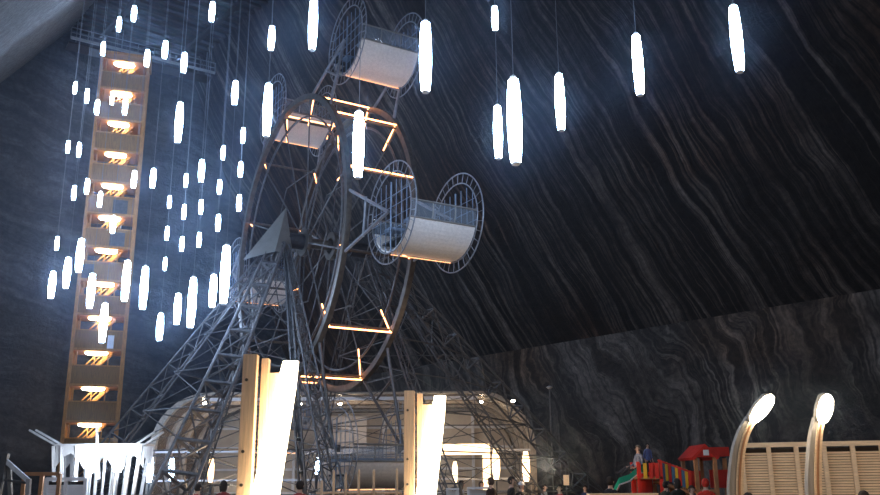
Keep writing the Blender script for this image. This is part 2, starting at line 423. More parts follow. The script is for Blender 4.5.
# local frame: x along QD, y into SD, z up
ly = [424, 387, 351, 316, 283, 250, 218, 187, 153, 120, 91, 62]
zs = []
for k, yy in enumerate(ly):
    r = ray(88 + (424 - yy) * .1, yy); P0 = TLp + TX * TW / 2
    zs.append(EYE + r.z * (P0.y / r.y))
z0 = zs[0]; dz = (zs[-1] - zs[0]) / 11; zs = [z0 + dz * i for i in range(12)]
topz = zs[-1] + .55
for x in (0, TW):
    for y in (0, TD): MB().box((x, y, topz / 2), (.26, .26, topz)).build('post', M['tower_wood'], tower)
levels = [z0 - dz * k for k in (1,) ] + zs
levels = [z for z in levels if z > 2.2]
for i, z in enumerate(levels):
    MB().box((TW / 2, TD / 2, z + .16), (TW - .1, TD, .16)).build('landing_slab', M['tower_wood'], tower)
    if z < topz - 1:
        pm = MB()
        pm.box((TW / 2, 0, z + .24 + .75), (TW - .28, .09, 1.5))
        p = pm.build('parapet', M['tower_panel'], tower)
        MB().box((TW / 2, -.02, z + 1.78), (TW - .2, .16, .09)).build('handrail', M['tower_wood'], tower)
        MB().box((TW / 2, -.03, z + .22), (TW - .2, .12, .12)).build('fascia', M['tower_wood'], tower)
        # side parapets
        MB().box((TW, TD / 2, z + .24 + .5), (.08, TD - .3, 1.0)).build('side_parapet', M['tower_panel'], tower)
    if i in (5, 6, 7):   # darker plank panels seen on three parapets
        MB().box((TW * (.16 if i == 5 else .68), -.06, z + .92), (.9 if i == 5 else 1.2, .03, 1.2)).build('dark_plank', M['tower_panel_dark'], tower)
    if i == 3: MB().box((TW * .74, -.07, z + .85), (.5, .04, 1.1)).build('white_notice_panel', M['white_paint'], tower)
    # flight under this landing (rises to the right)
    zb = z - dz + .24
    fl = MB()
    for yy in (TD * .35, TD * .62):
        fl.bar((.45, yy, zb), (TW - .9, yy, z + .15), .09, .30)
    for k in range(11):
        t = (k + .5) / 11; fl.box((.45 + (TW - 1.35) * t, TD * .485, zb + (z + .15 - zb) * t), (.3, TD * .27, .05))
    fl.build('stair_flight', M['tower_wood'], tower)
    rl = MB()
    for yy in (TD * .33,):
        rl.bar((.45, yy, zb + 1.0), (TW - .9, yy, z + 1.15), .07, .09); rl.bar((.45, yy, zb + .55), (TW - .9, yy, z + .7), .05, .06)
    for k in range(5):
        t = k / 4; x = .45 + (TW - 1.35) * t; zz = zb + (z + .15 - zb) * t
        rl.bar((x, TD * .33, zz), (x, TD * .33, zz + 1.0), .06)
    rl.build('stair_rail', M['tower_wood'], tower)
    MB().box((.42, .05, z - .65), (.1, .1, 1.3)).build('stud', M['tower_wood'], tower)
    MB().box((TW - 1.1, .05, z - .65), (.1, .1, 1.3)).build('stud', M['tower_wood'], tower)
roof = MB().box((TW / 2, TD / 2, topz + .12), (TW + .5, TD + .5, .24)).build('roof_slab', M['tower_wood'], tower)
names = ['lowest', 'second from the bottom', 'third from the bottom', 'fourth from the bottom', 'fifth from the bottom', 'sixth from the bottom',
         'sixth from the top', 'fifth from the top', 'fourth from the top', 'third from the top', 'second from the top', 'topmost']
ov0 = None
for i, z in enumerate(zs):
    if ov0 is None:
        ov0 = empty('oval_ceiling_lamp', (0, 0, 0))
        d = MB(); d.lathe([(.35, -.20), (.85, -.16), (1.0, -.06), (.95, 0)], n=24)
        o = d.build('diffuser', M['lamp_oval'], ov0, smooth=True); o.scale = (.92, .42, 1.15)
        MB().lathe([(.8, 0), (.8, .06)], n=24).build('mount', M['white_paint'], ov0).scale = (.8, .42, 1)
        ov = ov0
    else: ov = copy_tree(ov0)
    ov.location = TLp + TX * (TW * .48) + TY * .55 + ZD * (z + .02); ov.rotation_euler = (0, 0, TA_)
    tag(ov, 'lit oval ceiling lamp under the %s landing of the stair tower' % names[i], 'ceiling lamp', 'oval lamps on the stair tower landings')
# gallery across the end of the hall at the tower top
g = thing('gallery_walkway', 'high narrow metal gallery walkway crossing behind and above the stair tower top', 'walkway', TLp + ZD * (topz + .95) + SD * .8, math.radians(33))
gl, gr = -2.6, 10.5
MB().box(((gl + gr) / 2, TD / 2 - .3, -.05), (gr - gl, 1.6, .14)).build('deck', M['old_timber'], g)
for z in (.55, 1.05): MB().bar((gl, -.4, z), (gr, -.4, z), .07).build('rail', M['steel'], g)
for k in range(10):
    x = gl + (gr - gl) * k / 9; MB().bar((x, -.4, 0), (x, -.4, 1.05), .07).build('rail_post', M['steel'], g)
MB().bar((gl, -.42, .02), (gr, -.42, .02), .1, .26).build('edge_beam', M['sheet_metal'], g)
for k in range(4):
    x = gl + .6 + (gr - gl - 1.2) * k / 3; MB().bar((x, .5, .0), (x, .5, HT - topz - .9), .08).build('hanger', M['steel'], g)
# ================================================================ FERRIS WHEEL
B = math.radians(59.3)
C = Vector((-4.59, 31.8, 10.4)); U = Vector((math.cos(B), -math.sin(B), 0)); A = Vector((math.sin(B), math.cos(B), 0))
C = C + (at(327, 241, C.y) - at(327, 241, C.y))
RR, SEP, RC, CW, CR = 5.40, 2.48, 7.55, 2.27, 1.566
COFF = .33
wheel = thing('ferris_wheel_ride', 'large steel ferris wheel with two rims and glowing orange light strips', 'ferris wheel', (C.x, C.y, 0))
O = Vector((0, 0, C.z))     # wheel centre in local coordinates
def wp(phi, R, a=0): return O + A * a + (U * math.cos(phi) + ZD * math.sin(phi)) * R
for sg in (-1, 1):
    MB().ring(O + A * sg * SEP / 2, U, ZD, RR - .06, .11, n=96, w=.09).build('rim', M['rim_steel'], wheel)
    MB().ring(O + A * (sg * (SEP / 2 - .12)), U, ZD, RR - .75, .045, n=72, m=6).build('inner_rim', M['steel'], wheel)
PH = [math.radians(v) for v in (-7, 58, 118, 177, 236, 297)]
RCK = [RC, RC, RC, RC, RC, 8.6]
for k in range(12):
    phi = math.radians((13, 41, 70, 100, 129, 158, 187, 216, 245, 287, 315, 343)[k])
    MB().tube([wp(phi, RR - .1, -SEP / 2), wp(phi, RR - .1, SEP / 2)], .05).build('crossbar', M['rim_steel'], wheel)
    for sg in (-1, 1):
        MB().tube([wp(phi, .3, sg * .55), wp(phi, RR - .15, sg * SEP / 2)], .028, 5).build('spoke', M['steel'], wheel)
        MB().bar(wp(phi, RR - .78, sg * (SEP / 2 - .1)), wp(phi, RR - .1, sg * (SEP / 2 - .05)), .05).build('rim_tie', M['steel'], wheel)
MB().tube([O - A * 1.3, O + A * 1.85], .20, 14).build('axle', M['rim_steel'], wheel, smooth=True)
for sg in (-1, 1):
    MB().ring(O + A * sg * .55, U, ZD, .42, .12, n=24, w=.08).build('hub_flange', M['rim_steel'], wheel)
# inner tie frame
for k in range(6):
    a0, a1 = PH[k], PH[(k + 1) % 6]
    for sg in (-1, 1):
        MB().tube([wp(a0, RR * .52, sg * .85), wp(a1, RR * .52, sg * .85)], .022, 5).build('tie_rod', M['steel'], wheel)
# arms that carry the cabins
for k, ph in enumerate(PH):
    for sg in (-1, 1):
        ar = MB()
        for dp in (-.20, .20):
            ar.tube([wp(ph + dp, RR - .1, sg * SEP / 2), wp(ph, RCK[k], sg * (CW / 2 + .1) + COFF)], .055, 6)
        ar.tube([wp(ph - .1, RR + .95, sg * (SEP / 2 + .0) + .15), wp(ph + .1, RR + .95, sg * (SEP / 2) + .15)], .04, 6)
        ar.build('cabin_arm', M['steel' if k == 5 else 'ring_steel'], wheel)
# C-shaped frames of orange light between the rims: a strip across and a short return inward on each rim
BARS = [o for o in COL.objects if o.parent == wheel and o.name.startswith('crossbar')]
for k, (deg, across, la, lb) in enumerate(((13, 1, 1, 0), (41, 1, 1, 1), (70, 1, 1, 1), (100, 1, 1, 1), (129, 0, 1, 1), (158, 0, 1, 1), (187, 0, 0, 1), (216, 0, 1, 0), (245, 1, 0, 0), (287, 1, 0, 1), (315, 1, 1, 1), (343, 0, 1, 1))):
    a_ = math.radians(deg); bar = BARS[k]
    if across: MB().tube([wp(a_, RR + .03, -SEP / 2 + .1), wp(a_, RR + .03, SEP / 2 - .1)], .026, 5).build('light_strip', M['led'], bar)
    for sg, on in ((-1, la), (1, lb)):
        if on: MB().tube([wp(a_, RR - .04, sg * (SEP / 2 - .14)), wp(a_ + math.radians(1.5), RR - (1.1 if across else .75), sg * (SEP / 2 - .14))], .024, 5).build('light_strip', M['led'], bar)

# ---- cabins: barrel between two spoked rings; local frame x = A (axis), y = -U..., z up
def make_cabin():
    t = empty('ferris_wheel_cabin', (0, 0, 0)); hw = CW / 2; ri = 1.22
    X, Y, Z = Vector((1, 0, 0)), Vector((0, 1, 0)), Vector((0, 0, 1))
    for sg in (-1, 1):
        r_ = MB(); c = X * sg * (hw + .0)
        r_.ring(c, Y, Z, CR, .022, n=56, m=5); r_.ring(c, Y, Z, ri + .03, .022, n=56, m=5)
        for k in range(30):
            a_ = 2 * PI * k / 30; d = Y * math.cos(a_) + Z * math.sin(a_); r_.tube([c + d * (ri + .03), c + d * CR], .012, 4)
        r_.build('end_ring', M['ring_steel'], t)
        cg = MB()
        for k in range(-3, 4):
            y = k * .33; h = math.sqrt(max(.05, ri * ri - y * y)); top = min(h, .95); cg.tube([c + Y * y + Z * -h, c + Y * y + Z * top], .014 if k else .03, 4)
        for z in (-.55, -.2, .15, .5): w = math.sqrt(ri * ri - z * z); cg.tube([c - Y * w + Z * z, c + Y * w + Z * z], .014, 4)
        cg.build('end_cage', M['cabin_blue'], t)
    def arc(r, a0, a1, n): return [(r * math.cos(a0 + (a1 - a0) * i / n), r * math.sin(a0 + (a1 - a0) * i / n)) for i in range(n + 1)]
    def shell(a0, a1, n, r, th):
        pts = arc(r, math.radians(a0), math.radians(a1), n)
        rows = [[(x, y, z) for (y, z) in pts] for x in (-hw + .02, 0, hw - .02)]
        return MB().strip(rows, lambda p: Vector((0, -p.y, -p.z)).normalized() * th)
    shell(-160, -20, 22, ri, .05).build('shell', M['cabin_shell'], t, smooth=False)
    panes = []
    for a0, a1 in ((-20, 4), (176, 200)):
        panes.append(shell(a0, a1, 4, ri - .01, .015).build('window_pane', M['cabin_glass'], t))
    for a_ in (-20, 4, 176, 200):
        y, z = ri * math.cos(math.radians(a_)), ri * math.sin(math.radians(a_))
        MB().tube([(-hw, y, z), (hw, y, z)], .028, 6).build('rail', M['sheet_metal'], t)
    for sg in (-1, 1):
        for x in (-hw / 3, hw / 3):
            b_ = MB(); pts = arc(ri, math.radians(-20), math.radians(4), 4); b_.tube([(x, y * sg, z) for y, z in pts], .02, 5)
            b_.build('mullion', M['sheet_metal'], panes[0 if sg > 0 else 1])
        MB().box((0, sg * .62, -.35), (CW - .4, .42, .08)).build('bench', M['cabin_blue'], t)
    MB().box((0, 0, -.82), (CW - .2, 1.5, .06)).build('cabin_floor', M['steel_dark'], t)
    # glowing line put in as the light strips' reflection under the belly edge
    y, z = 1.27 * math.cos(math.radians(-82)), 1.27 * math.sin(math.radians(-82))
    MB().tube([(-hw + .1, y, z), (hw - .1, y, z)], .014, 5).build('belly_reflection', M['led_reflection'], t)
    MB().tube([(-hw, 0, 0), (-hw + .12, 0, 0)], .12, 10).build('pivot', M['steel'], t)
    MB().tube([(hw - .12, 0, 0), (hw, 0, 0)], .12, 10).build('pivot', M['steel'], t)
    return t
rot = math.atan2(A.y, A.x)
cab0 = make_cabin()
cl = ['pale barrel cabin with glass band at the right side of the wheel, nearest and clearest', 'pale barrel cabin at the very top of the wheel',
      'pale barrel cabin at the upper left of the wheel behind a long tube lamp', 'barrel cabin on the far left of the wheel behind the left lattice tower',
      'barrel cabin at the lower left of the wheel behind the first timber post', 'grey barrel cabin at the bottom of the wheel behind a row of thin poles']
for k, ph in enumerate(PH):
    c = cab0 if k == 0 else copy_tree(cab0)
    P = Vector((C.x, C.y, 0)) + wp(ph, RCK[k], COFF); c.location = P; c.rotation_euler = (0, 0, rot)
    tag(c, cl[k], 'ferris wheel cabin', 'barrel cabins of the ferris wheel')

# ---- lattice support towers
def truss(mb, p, q, w0, w1, r=.035, n=12, ref=None, rung=None):
    """three-chord lattice from p (top) to q (foot)"""
    p, q = Vector(p), Vector(q); t = (q - p).normalized()
    e1 = (ref if ref is not None else A).cross(t).normalized(); e2 = t.cross(e1)
    def node(i, k):
        w = w0 + (w1 - w0) * i / n; a_ = 2 * PI * k / 3 + .5
        return p + (q - p) * i / n + (e1 * math.cos(a_) + e2 * math.sin(a_)) * w
    for k in range(3): mb.tube([node(0, k), node(n, k)], r, 5)
    for i in range(n):
        for k in range(3):
            mb.tube([node(i, k), node(i, (k + 1) % 3)], (rung or r * .6), 4)
            mb.tube([node(i, k), node(i + 1, (k + 1) % 3)], r * .5, 4)
def lace(mb, a0, a1, b0, b1, n, r=.03):
    """bracing between leg a (a0 top, a1 foot) and leg b"""
    a0, a1, b0, b1 = map(Vector, (a0, a1, b0, b1))
    la = [a0 + (a1 - a0) * (i / n) for i in range(n + 1)]; lb = [b0 + (b1 - b0) * (i / n) for i in range(n + 1)]
    for i in range(1, n):
        mb.tube([la[i], lb[i]], r, 4)
        if i % 2: mb.tube([la[i], lb[i + 1]], r * .8, 4); mb.tube([lb[i], la[i + 1]], r * .55, 4)
        else: mb.tube([lb[i], la[i + 1]], r * .8, 4); mb.tube([la[i], lb[i + 1]], r * .55, 4)
def support(label, s, off, feet, specs):
    apex = Vector((C.x, C.y, 0)) + O + A * s * off
    base = Vector((apex.x, apex.y, 0)); t = thing('lattice_support_tower', label, 'support tower', base)
    ap = Vector((0, 0, apex.z + .3)); fs = [A * s * fa + U * fu for fa, fu in feet]
    for i, f in enumerate(fs):
        w0, w1, r, n, rg = specs[i]
        mb = MB(); truss(mb, ap + (f - ap) * .06, f, w0, w1, r, n, rung=rg); mb.build('leg', M['steel'], t)
        MB().box((f.x, f.y, .12), (1.2, 1.2, .24)).build('footing', M['grey_panel'], t)
    for i in range(len(fs)):
        f, h = fs[i], fs[(i + 1) % len(fs)]
        mb = MB(); lace(mb, ap, f, ap, h, 8, .022); mb.build('bracing', M['steel'], t)
    return t, ap, fs
TA, apA, fA = support('left lattice steel tower with a pointed sheet metal cap holding the wheel axle', -1,
    1.35, [(.4, 6.8), (.8, 5.0), (5.0, 4.6), (7.2, -.5), (1.0, -8.0)],
    [(.10, .34, .035, 14, None), (.08, .12, .045, 10, .03), (.30, .72, .055, 11, .06), (.15, .5, .035, 13, None), (.12, .4, .035, 13, None)])
TB, apB, fB = support('right lattice steel tower with long braced legs running down to the right', 1,
    1.9, [(0.6, 6.2), (5.5, 4.4), (12.6, -.6), (1.0, -8.0)],
    [(.10, .30, .03, 14, None), (.12, .35, .035, 13, None), (.36, .56, .045, 11, .035), (.12, .4, .03, 13, None)])
# sheet cap of the left tower: a leaning pyramid, its point above the axle
tip = Vector((0, 0, apA.z + .95)) + A * .02
q4 = [Vector((0, 0, apA.z - .95)) + A * .18 + U * .45, Vector((0, 0, apA.z - 1.0)) - A * .6 + U * .75, Vector((0, 0, apA.z - 1.25)) - A * 1.5 - U * .05, Vector((0, 0, apA.z - .5)) - A * .1 - U * .6]
cap = MB(); vs = [cap.bm.verts.new(v) for v in q4]; tv = cap.bm.verts.new(tip)
for i in range(4): cap.bm.faces.new((vs[i], vs[(i + 1) % 4], tv))
cap.bm.faces.new(vs[::-1]); cap.build('cap_cladding', M['sheet_metal'], TA)
MB().tube([Vector((0, 0, apA.z - .3)) - A * .1, Vector((0, 0, apA.z - .3)) + A * .9], .3, 14).build('bearing', M['steel_dark'], TA)
MB().tube([Vector((0, 0, apB.z - .3)) - A * .6, Vector((0, 0, apB.z - .3)) + A * .2], .3, 14).build('bearing', M['steel_dark'], TB)

# boarding platform and ladder frame under the wheel
pf = thing('boarding_platform', 'steel boarding platform with railings under the ferris wheel', 'platform', (C.x + .2, C.y - 1.5, 0), rot)
MB().box((0, 0, .55), (7, 9, .1)).build('deck', M['steel_dark'], pf)
for x in (-3.3, 3.3):
    for y in (-4.2, 0, 4.2): MB().bar((x, y, 0), (x, y, 1.65), .08).build('post', M['steel'], pf)
for z in (1.1, 1.65):
    for x in (-3.3, 3.3): MB().bar((x, -4.3, z), (x, 4.3, z), .05).build('railing', M['steel'], pf)

# ================================================================ GLASS PAVILION behind the wheel
PY = 45.0; xl = -14.7; xr = 4.75; ph_ = 6.25; rc = 2.9
pav = thing('glass_pavilion', 'wide translucent pavilion with curved ribs behind the ferris wheel', 'pavilion', ((xl + xr) / 2, PY, 0))
W2 = (xr - xl) / 2; PD = 11.0
def arch(off=0, n=10):
    pts = [(-W2 + off, 0)]
    for i in range(n + 1): a_ = PI - PI / 2 * i / n; pts.append((-W2 + rc + (rc - off) * math.cos(a_), ph_ - rc + (rc - off) * math.sin(a_)))
    for i in range(n + 1): a_ = PI / 2 - PI / 2 * i / n; pts.append((W2 - rc + (rc - off) * math.cos(a_), ph_ - rc + (rc - off) * math.sin(a_)))
    pts.append((W2 - off, 0)); return pts
for k in range(5):
    y = PD * k / 4
    MB().strip([[(x, y, z) for x, z in arch(0)], [(x, y + .35, z) for x, z in arch(0)]], lambda p: (Vector((0, 0, ph_ / 2)) - Vector((p.x, 0, p.z))).normalized() * .3).build('rib', M['rib_cream'], pav)
MB().strip([[(x, y, z) for x, z in arch(.12)] for y in (.1, PD - .1)], lambda p: (Vector((0, 0, ph_ / 2)) - Vector((p.x, 0, p.z))).normalized() * .04).build('roof_film', M['pavilion_film'], pav)
bk = MB(); bk.sweep([(x, PD, z) for x, z in arch(.2)], (0, .12, 0)); bk.build('back_wall', M['cream_panel'], pav)
for z in (1.2, 2.6, 3.9, 5.1): MB().bar((-W2 + .3, PD - .15, z), (W2 - .3, PD - .15, z), .16, .14).build('wall_rail', M['white_paint'], pav)
for x in [-W2 + (2 * W2) * (k + 1) / 7 for k in range(6)]: MB().bar((x, PD - .2, 0), (x, PD - .2, ph_ - .3), .18).build('column', M['white_paint'], pav)
MB().bar((-W2 + rc, .17, ph_ - .35), (W2 - rc, .17, ph_ - .35), .2, .16).build('eaves_beam', M['white_paint'], pav)
for z in (1.9, 3.3): MB().bar((-W2 + .2, .2, z), (W2 - .2, .2, z), .09, .09).build('front_rail', M['white_paint'], pav)
MB().box((-2.0, PD - 3.5, 4.6), (5.2, .2, 1.9)).build('hanging_screen', M['grey_panel'], pav)
MB().box((-2.0, PD - 3.65, 3.55), (5.4, .25, .3)).build('screen_rail', M['white_paint'], pav)
fl = MB()
for px, py in ((470, 394), (481, 402), (513, 400), (440, 396), (340, 404), (300, 404), (250, 400), (205, 398)):
    P = at(px, py, PY + (2 if py > 396 else .2)); P -= Vector(pav.location); P.z = min(P.z, ph_ - .36)
    MB().lathe([(.06, -.06), (.11, 0), (.06, .06)], (P.x, P.y, P.z), 10).build('spot_lamp', M['lamp_head'], pav)
# bright portal inside
P = at(461, 470, 43); portal = thing('lit_portal', 'glowing warm door frame at the right front of the pavilion', 'portal', (P.x, 43, 0))
pw, pt = 1.22, 3.35
MB().bar((-pw, 0, 0), (-pw, 0, pt), .22).build('jamb', M['white_paint'], portal)
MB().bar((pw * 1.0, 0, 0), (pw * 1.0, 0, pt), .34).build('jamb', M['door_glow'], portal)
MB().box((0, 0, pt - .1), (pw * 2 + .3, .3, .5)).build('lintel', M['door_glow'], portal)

# tube lamps standing/hanging at pavilion height (warm and white)
def tube_lamp(px, t, b_, Y, mat, lab, cat='tube lamp'):
    P = at(px, (t + b_) / 2, Y); h = (b_ - t) / F * (P.y * CP + (P.z - EYE) * SP)
    o = thing('standing_tube_lamp', lab, cat, (P.x, P.y, 0))
    w = h * .13
    MB().lathe([(w * .6, P.z - h / 2), (w, P.z - h * .2), (w, P.z + h * .2), (w * .6, P.z + h / 2)], n=12).build('lamp_shade', mat, o, smooth=True)
    z1 = P.z - h / 2
    if z1 > .05: MB().lathe([(.05, 0), (.05, z1)], n=8).build('pole', M['steel'], o); MB().lathe([(.25, 0), (.22, .05)], n=14).build('base', M['steel_dark'], o)
    return o
tube_lamp(455, 462, 482, 42.5, M['lamp_warm'], 'warm upright tube lamp inside the glowing door frame')
tube_lamp(496, 449, 479, 42.5, M['lamp_warm'], 'warm upright tube lamp between the pavilion ribs, right of the glowing frame')
tube_lamp(526, 452, 481, 42.5, M['lamp_warm'], 'warm upright tube lamp at the pavilion right corner')
tube_lamp(211, 459, 482, 42.5, M['lamp_warm'], 'warm upright tube lamp left of the first timber post')
tube_lamp(150, 458, 482, 42.5, M['lamp_white'], 'white upright tube lamp at the pavilion left corner')
tube_lamp(171.5, 459, 480, 42.5, M['lamp_white'], 'white upright tube lamp inside the left pavilion arch')
tube_lamp(317, 458, 474, 42.5, M['lamp_white'], 'white upright tube lamp between the wheel legs')

# ================================================================ TIMBER POST LAMPS in front
def post_lamp(px, py, D, lab, s=1.0):
    T = at(px, py, D); H = T.z; o = thing('timber_post_lamp', lab, 'post lamp', (T.x, D, 0), 0)
    MB().box((0, 0, H / 2), (.19, .17, H)).build('timber_post', M['pine'], o, bevel=.006)
    MB().box((.185, .10, H / 2 - .02), (.10, .14, H - .04)).build('rear_post', M['pine'], o, bevel=.006)
    # slanted brace board
    MB().sweep([(.22, .05, H - .24), (.48, .05, H - .24), (.30, .05, 0), (.12, .05, 0)], (0, .05, 0)).build('brace_board', M['pine'], o)
    # leaning tapered lamp
    tx, bx = .555, .12; top, bot = H - .10, .25; wt, wb = .12, .215
    sh = MB(); n = 8
    rows = []
    for i in range(n + 1):
        t = i / n; z = top + (bot - top) * t; x = tx + (bx - tx) * t; w = wt + (wb - wt) * t; y = -.05 - .10 * t
        if i == 0: w *= .86
        rows.append([Vector((x + dx * w, y + dy * w * .55, z)) for dx, dy in ((-1, -.5), (-.8, -1), (.8, -1), (1, -.5), (1, .5), (.8, 1), (-.8, 1), (-1, .5))])
    G = [[sh.bm.verts.new(v) for v in r] for r in rows]
    for i in range(n):
        for j in range(8): sh.bm.faces.new((G[i][j], G[i][(j + 1) % 8], G[i + 1][(j + 1) % 8], G[i + 1][j]))
    sh.bm.faces.new(G[0]); sh.bm.faces.new(G[-1][::-1])
    sh.build('lamp_shade', M['lamp_post'], o)
    MB().box((bx, -.15, .13), (.5, .3, .26)).build('lamp_base', M['pine'], o)
    for z in (1.62, 2.05, H - .35):
        MB().tube([(-.03, -.085, z), (-.03, -.105, z)], .022, 8).build('bolt', M['bolt'], o)
    return o
post_lamp(251.5, 355, 12.0, 'nearer timber post with leaning glowing slab lamp, left of centre')
post_lamp(409.5, 391, 16.0, 'farther timber post with leaning glowing slab lamp, centre of the picture')

# curved post lamps on the right
def curved_lamp(px_base, Y, pts_px, head, lab, w):
    """pts_px: centre line of the bent post in the picture, foot first; head: centre, half length, half width, tilt"""
    base = at(px_base, 495, Y); o = thing('curved_post_lamp', lab, 'post lamp', (base.x, Y, 0))
    cl_ = [at(x, y, Y) - Vector((base.x, Y, 0)) for x, y in pts_px]; cl_.insert(0, Vector((cl_[0].x - .03, 0, 0)))
    fine = []
    for i in range(len(cl_) - 1):
        for k in range(4): fine.append(cl_[i].lerp(cl_[i + 1], k / 4))
    fine.append(cl_[-1]); fine = [Vector((p.x, 0, p.z)) for p in fine]
    for it in range(3): fine = [fine[0]] + [(fine[i - 1] + fine[i] * 2 + fine[i + 1]) / 4 for i in range(1, len(fine) - 1)] + [fine[-1]]
    def blade(x0, x1, y0, y1, taper, nm, mat):
        rows = []; n = len(fine)
        for i, p in enumerate(fine):
            t = (fine[min(i + 1, n - 1)] - fine[max(i - 1, 0)]).normalized(); nrm = Vector((t.z, 0, -t.x)); k = 1 - taper * i / (n - 1)
            rows.append([p + nrm * x0 * k + Vector((0, y0, 0)), p + nrm * x1 * k + Vector((0, y0, 0)), p + nrm * x1 * k + Vector((0, y1, 0)), p + nrm * x0 * k + Vector((0, y1, 0))])
        mb = MB(); G = [[mb.bm.verts.new(v) for v in r] for r in rows]
        for i in range(n - 1):
            for j in range(4): mb.bm.faces.new((G[i][j], G[i][(j + 1) % 4], G[i + 1][(j + 1) % 4], G[i + 1][j]))
        mb.bm.faces.new(G[0]); mb.bm.faces.new(G[-1][::-1]); return mb.build(nm, mat, o)
    blade(-w * .05, w, 0, .06, .25, 'front_board', M['pine_pale'])
    blade(-w, -w * .12, .02, .16, .45, 'shaded_side', M['grey_shaded_wood'])  # the post's shadowed side, its shade put into the grey
    blade(w * .25, w * .55, -.02, .0, .3, 'groove_strip', M['play_wood'])
    hx, hy, hl, hw_, tilt = head; Hc = at(hx, hy, Y - .05) - Vector((base.x, Y, 0)); k = Y * 1.01 / F
    sh = MB(); sh.lathe([(.18 * hw_ * k, -hl * k), (.7 * hw_ * k, -hl * k * .78), (hw_ * k, -hl * k * .25), (hw_ * k, hl * k * .3), (.8 * hw_ * k, hl * k * .75), (.35 * hw_ * k, hl * k)], n=16)
    so = sh.build('lamp_head', M['lamp_head'], o, smooth=True); so.location = Hc; so.rotation_euler = (0, tilt, 0)
    bk_ = MB(); bk_.lathe([(.2 * hw_ * k, -hl * k), (.75 * hw_ * k, -hl * k * .8), (1.0 * hw_ * k, 0), (.85 * hw_ * k, hl * k * .8), (.3 * hw_ * k, hl * k * 1.02)], n=16)
    bo = bk_.build('head_backing', M['grey_shaded_wood'], o, smooth=True); bo.location = Hc + Vector((-.035, .05, .02)); bo.rotation_euler = (0, tilt, 0); bo.scale = (1, .7, 1)
    return o
curved_lamp(736, 14.0, [(736, 495), (737, 470), (739, 450), (744, 432), (752, 418)], (762, 409, 17, 6.3, math.radians(42)), 'left one of two bent timber lamp posts in front of the slatted fence', .115)
curved_lamp(815, 14.0, [(815, 495), (815, 470), (815.5, 450), (817, 432), (820, 418)], (825, 409, 14.5, 6.9, math.radians(20)), 'right one of two bent timber lamp posts in front of the slatted fence', .115)

# ================================================================ FENCES
def louver_fence(p0, p1, H, npan, lab, mat, ns=42, z0=.08):
    p0, p1 = Vector(p0), Vector(p1); d = p1 - p0; L_ = d.length; rz = math.atan2(d.y, d.x)
    o = thing('slatted_fence', lab, 'fence', p0, rz)
    pwid = L_ / npan
    for i in range(npan + 1): MB().box((pwid * i, 0, H / 2), (.085, .1, H)).build('post', mat, o)
    MB().box((L_ / 2, 0, H - .03), (L_, .13, .09)).build('top_rail', mat, o)
    for i in range(npan):
        s_ = MB()
        for k in range(ns):
            z = z0 + (H - .2 - z0) * k / (ns - 1)
            R = Matrix.Rotation(math.radians(62), 3, 'X'); s_.box((pwid * (i + .5), .02, z), (pwid - .09, .042, .012), R)
        s_.build('louver_panel', mat, o)
    MB().box((L_ / 2, .06, H / 2), (L_ - .1, .02, H - .2)).build('backing', M['old_timber'], o)
    return o
f0 = at(741, 444, 18.0); f1 = at(885, 440.5, 17.2)
d = (f1 - f0); d.z = 0
louver_fence((f0.x, f0.y, 0), (f0.x + d.x * 1.55, f0.y + d.y * 1.55, 0), f0.z, 8, 'pale timber louvered fence behind the two bent lamp posts', M['pine_pale'])
g0 = at(47, 478, 24.0)
louver_fence((g0.x, 24, 0), (g0.x + 1.0, 24.1, 0), g0.z, 2, 'low pale louvered fence in front of the white lit canopy', M['white_paint'])
# thin wooden poles in front of the bottom cabin
for i, (px, py) in enumerate(((322, 480), (334, 470), (346, 472), (359, 469), (374, 469), (397, 468))):
    P = at(px, py, 20.5)
    m_ = MB(); m_.lathe([(.03, 0), (.03, P.z - .04), (.012, P.z)], n=8)
    tag(m_.build('wooden_pole', M['pine'], None), ['leftmost and shortest thin wooden pole below the wheel', 'second thin wooden pole from the left below the wheel', 'third thin wooden pole from the left below the wheel',
        'fourth thin wooden pole from the left, before the grey cabin', 'fifth thin wooden pole from the left, before the grey cabin', 'rightmost thin wooden pole beside the centre timber post'][i], 'pole', 'thin poles in front of the bottom cabin').location = (P.x, P.y, 0)
rp = MB()
a_, b_ = at(316, 493, 20.6), at(402, 493, 20.6)
rp.tube([a_, b_], .03, 8); tag(rp.build('wooden_rail', M['pine']), 'long wooden rail joining the thin poles', 'rail')

# tall slim mast lamp at right of pavilion
P = at(549.5, 389, 40); ms = thing('mast_light', 'thin tall mast with a small lamp standing right of the pavilion', 'mast', (P.x, P.y, 0))
MB().tube([(0, 0, 0), (0, 0, P.z)], .035, 6).build('pole', M['steel'], ms); MB().lathe([(.06, P.z), (.16, P.z + .08), (.05, P.z + .14)], n=10).build('lamp', M['sky_blue'], ms)
MB().bar((.05, 0, 2.5), (.35, 0, 2.5), .03).build('bracket', M['steel'], ms); MB().tube([(.35, 0, 0), (.35, 0, P.z - 1.8)], .025, 6).build('pole', M['steel'], ms)

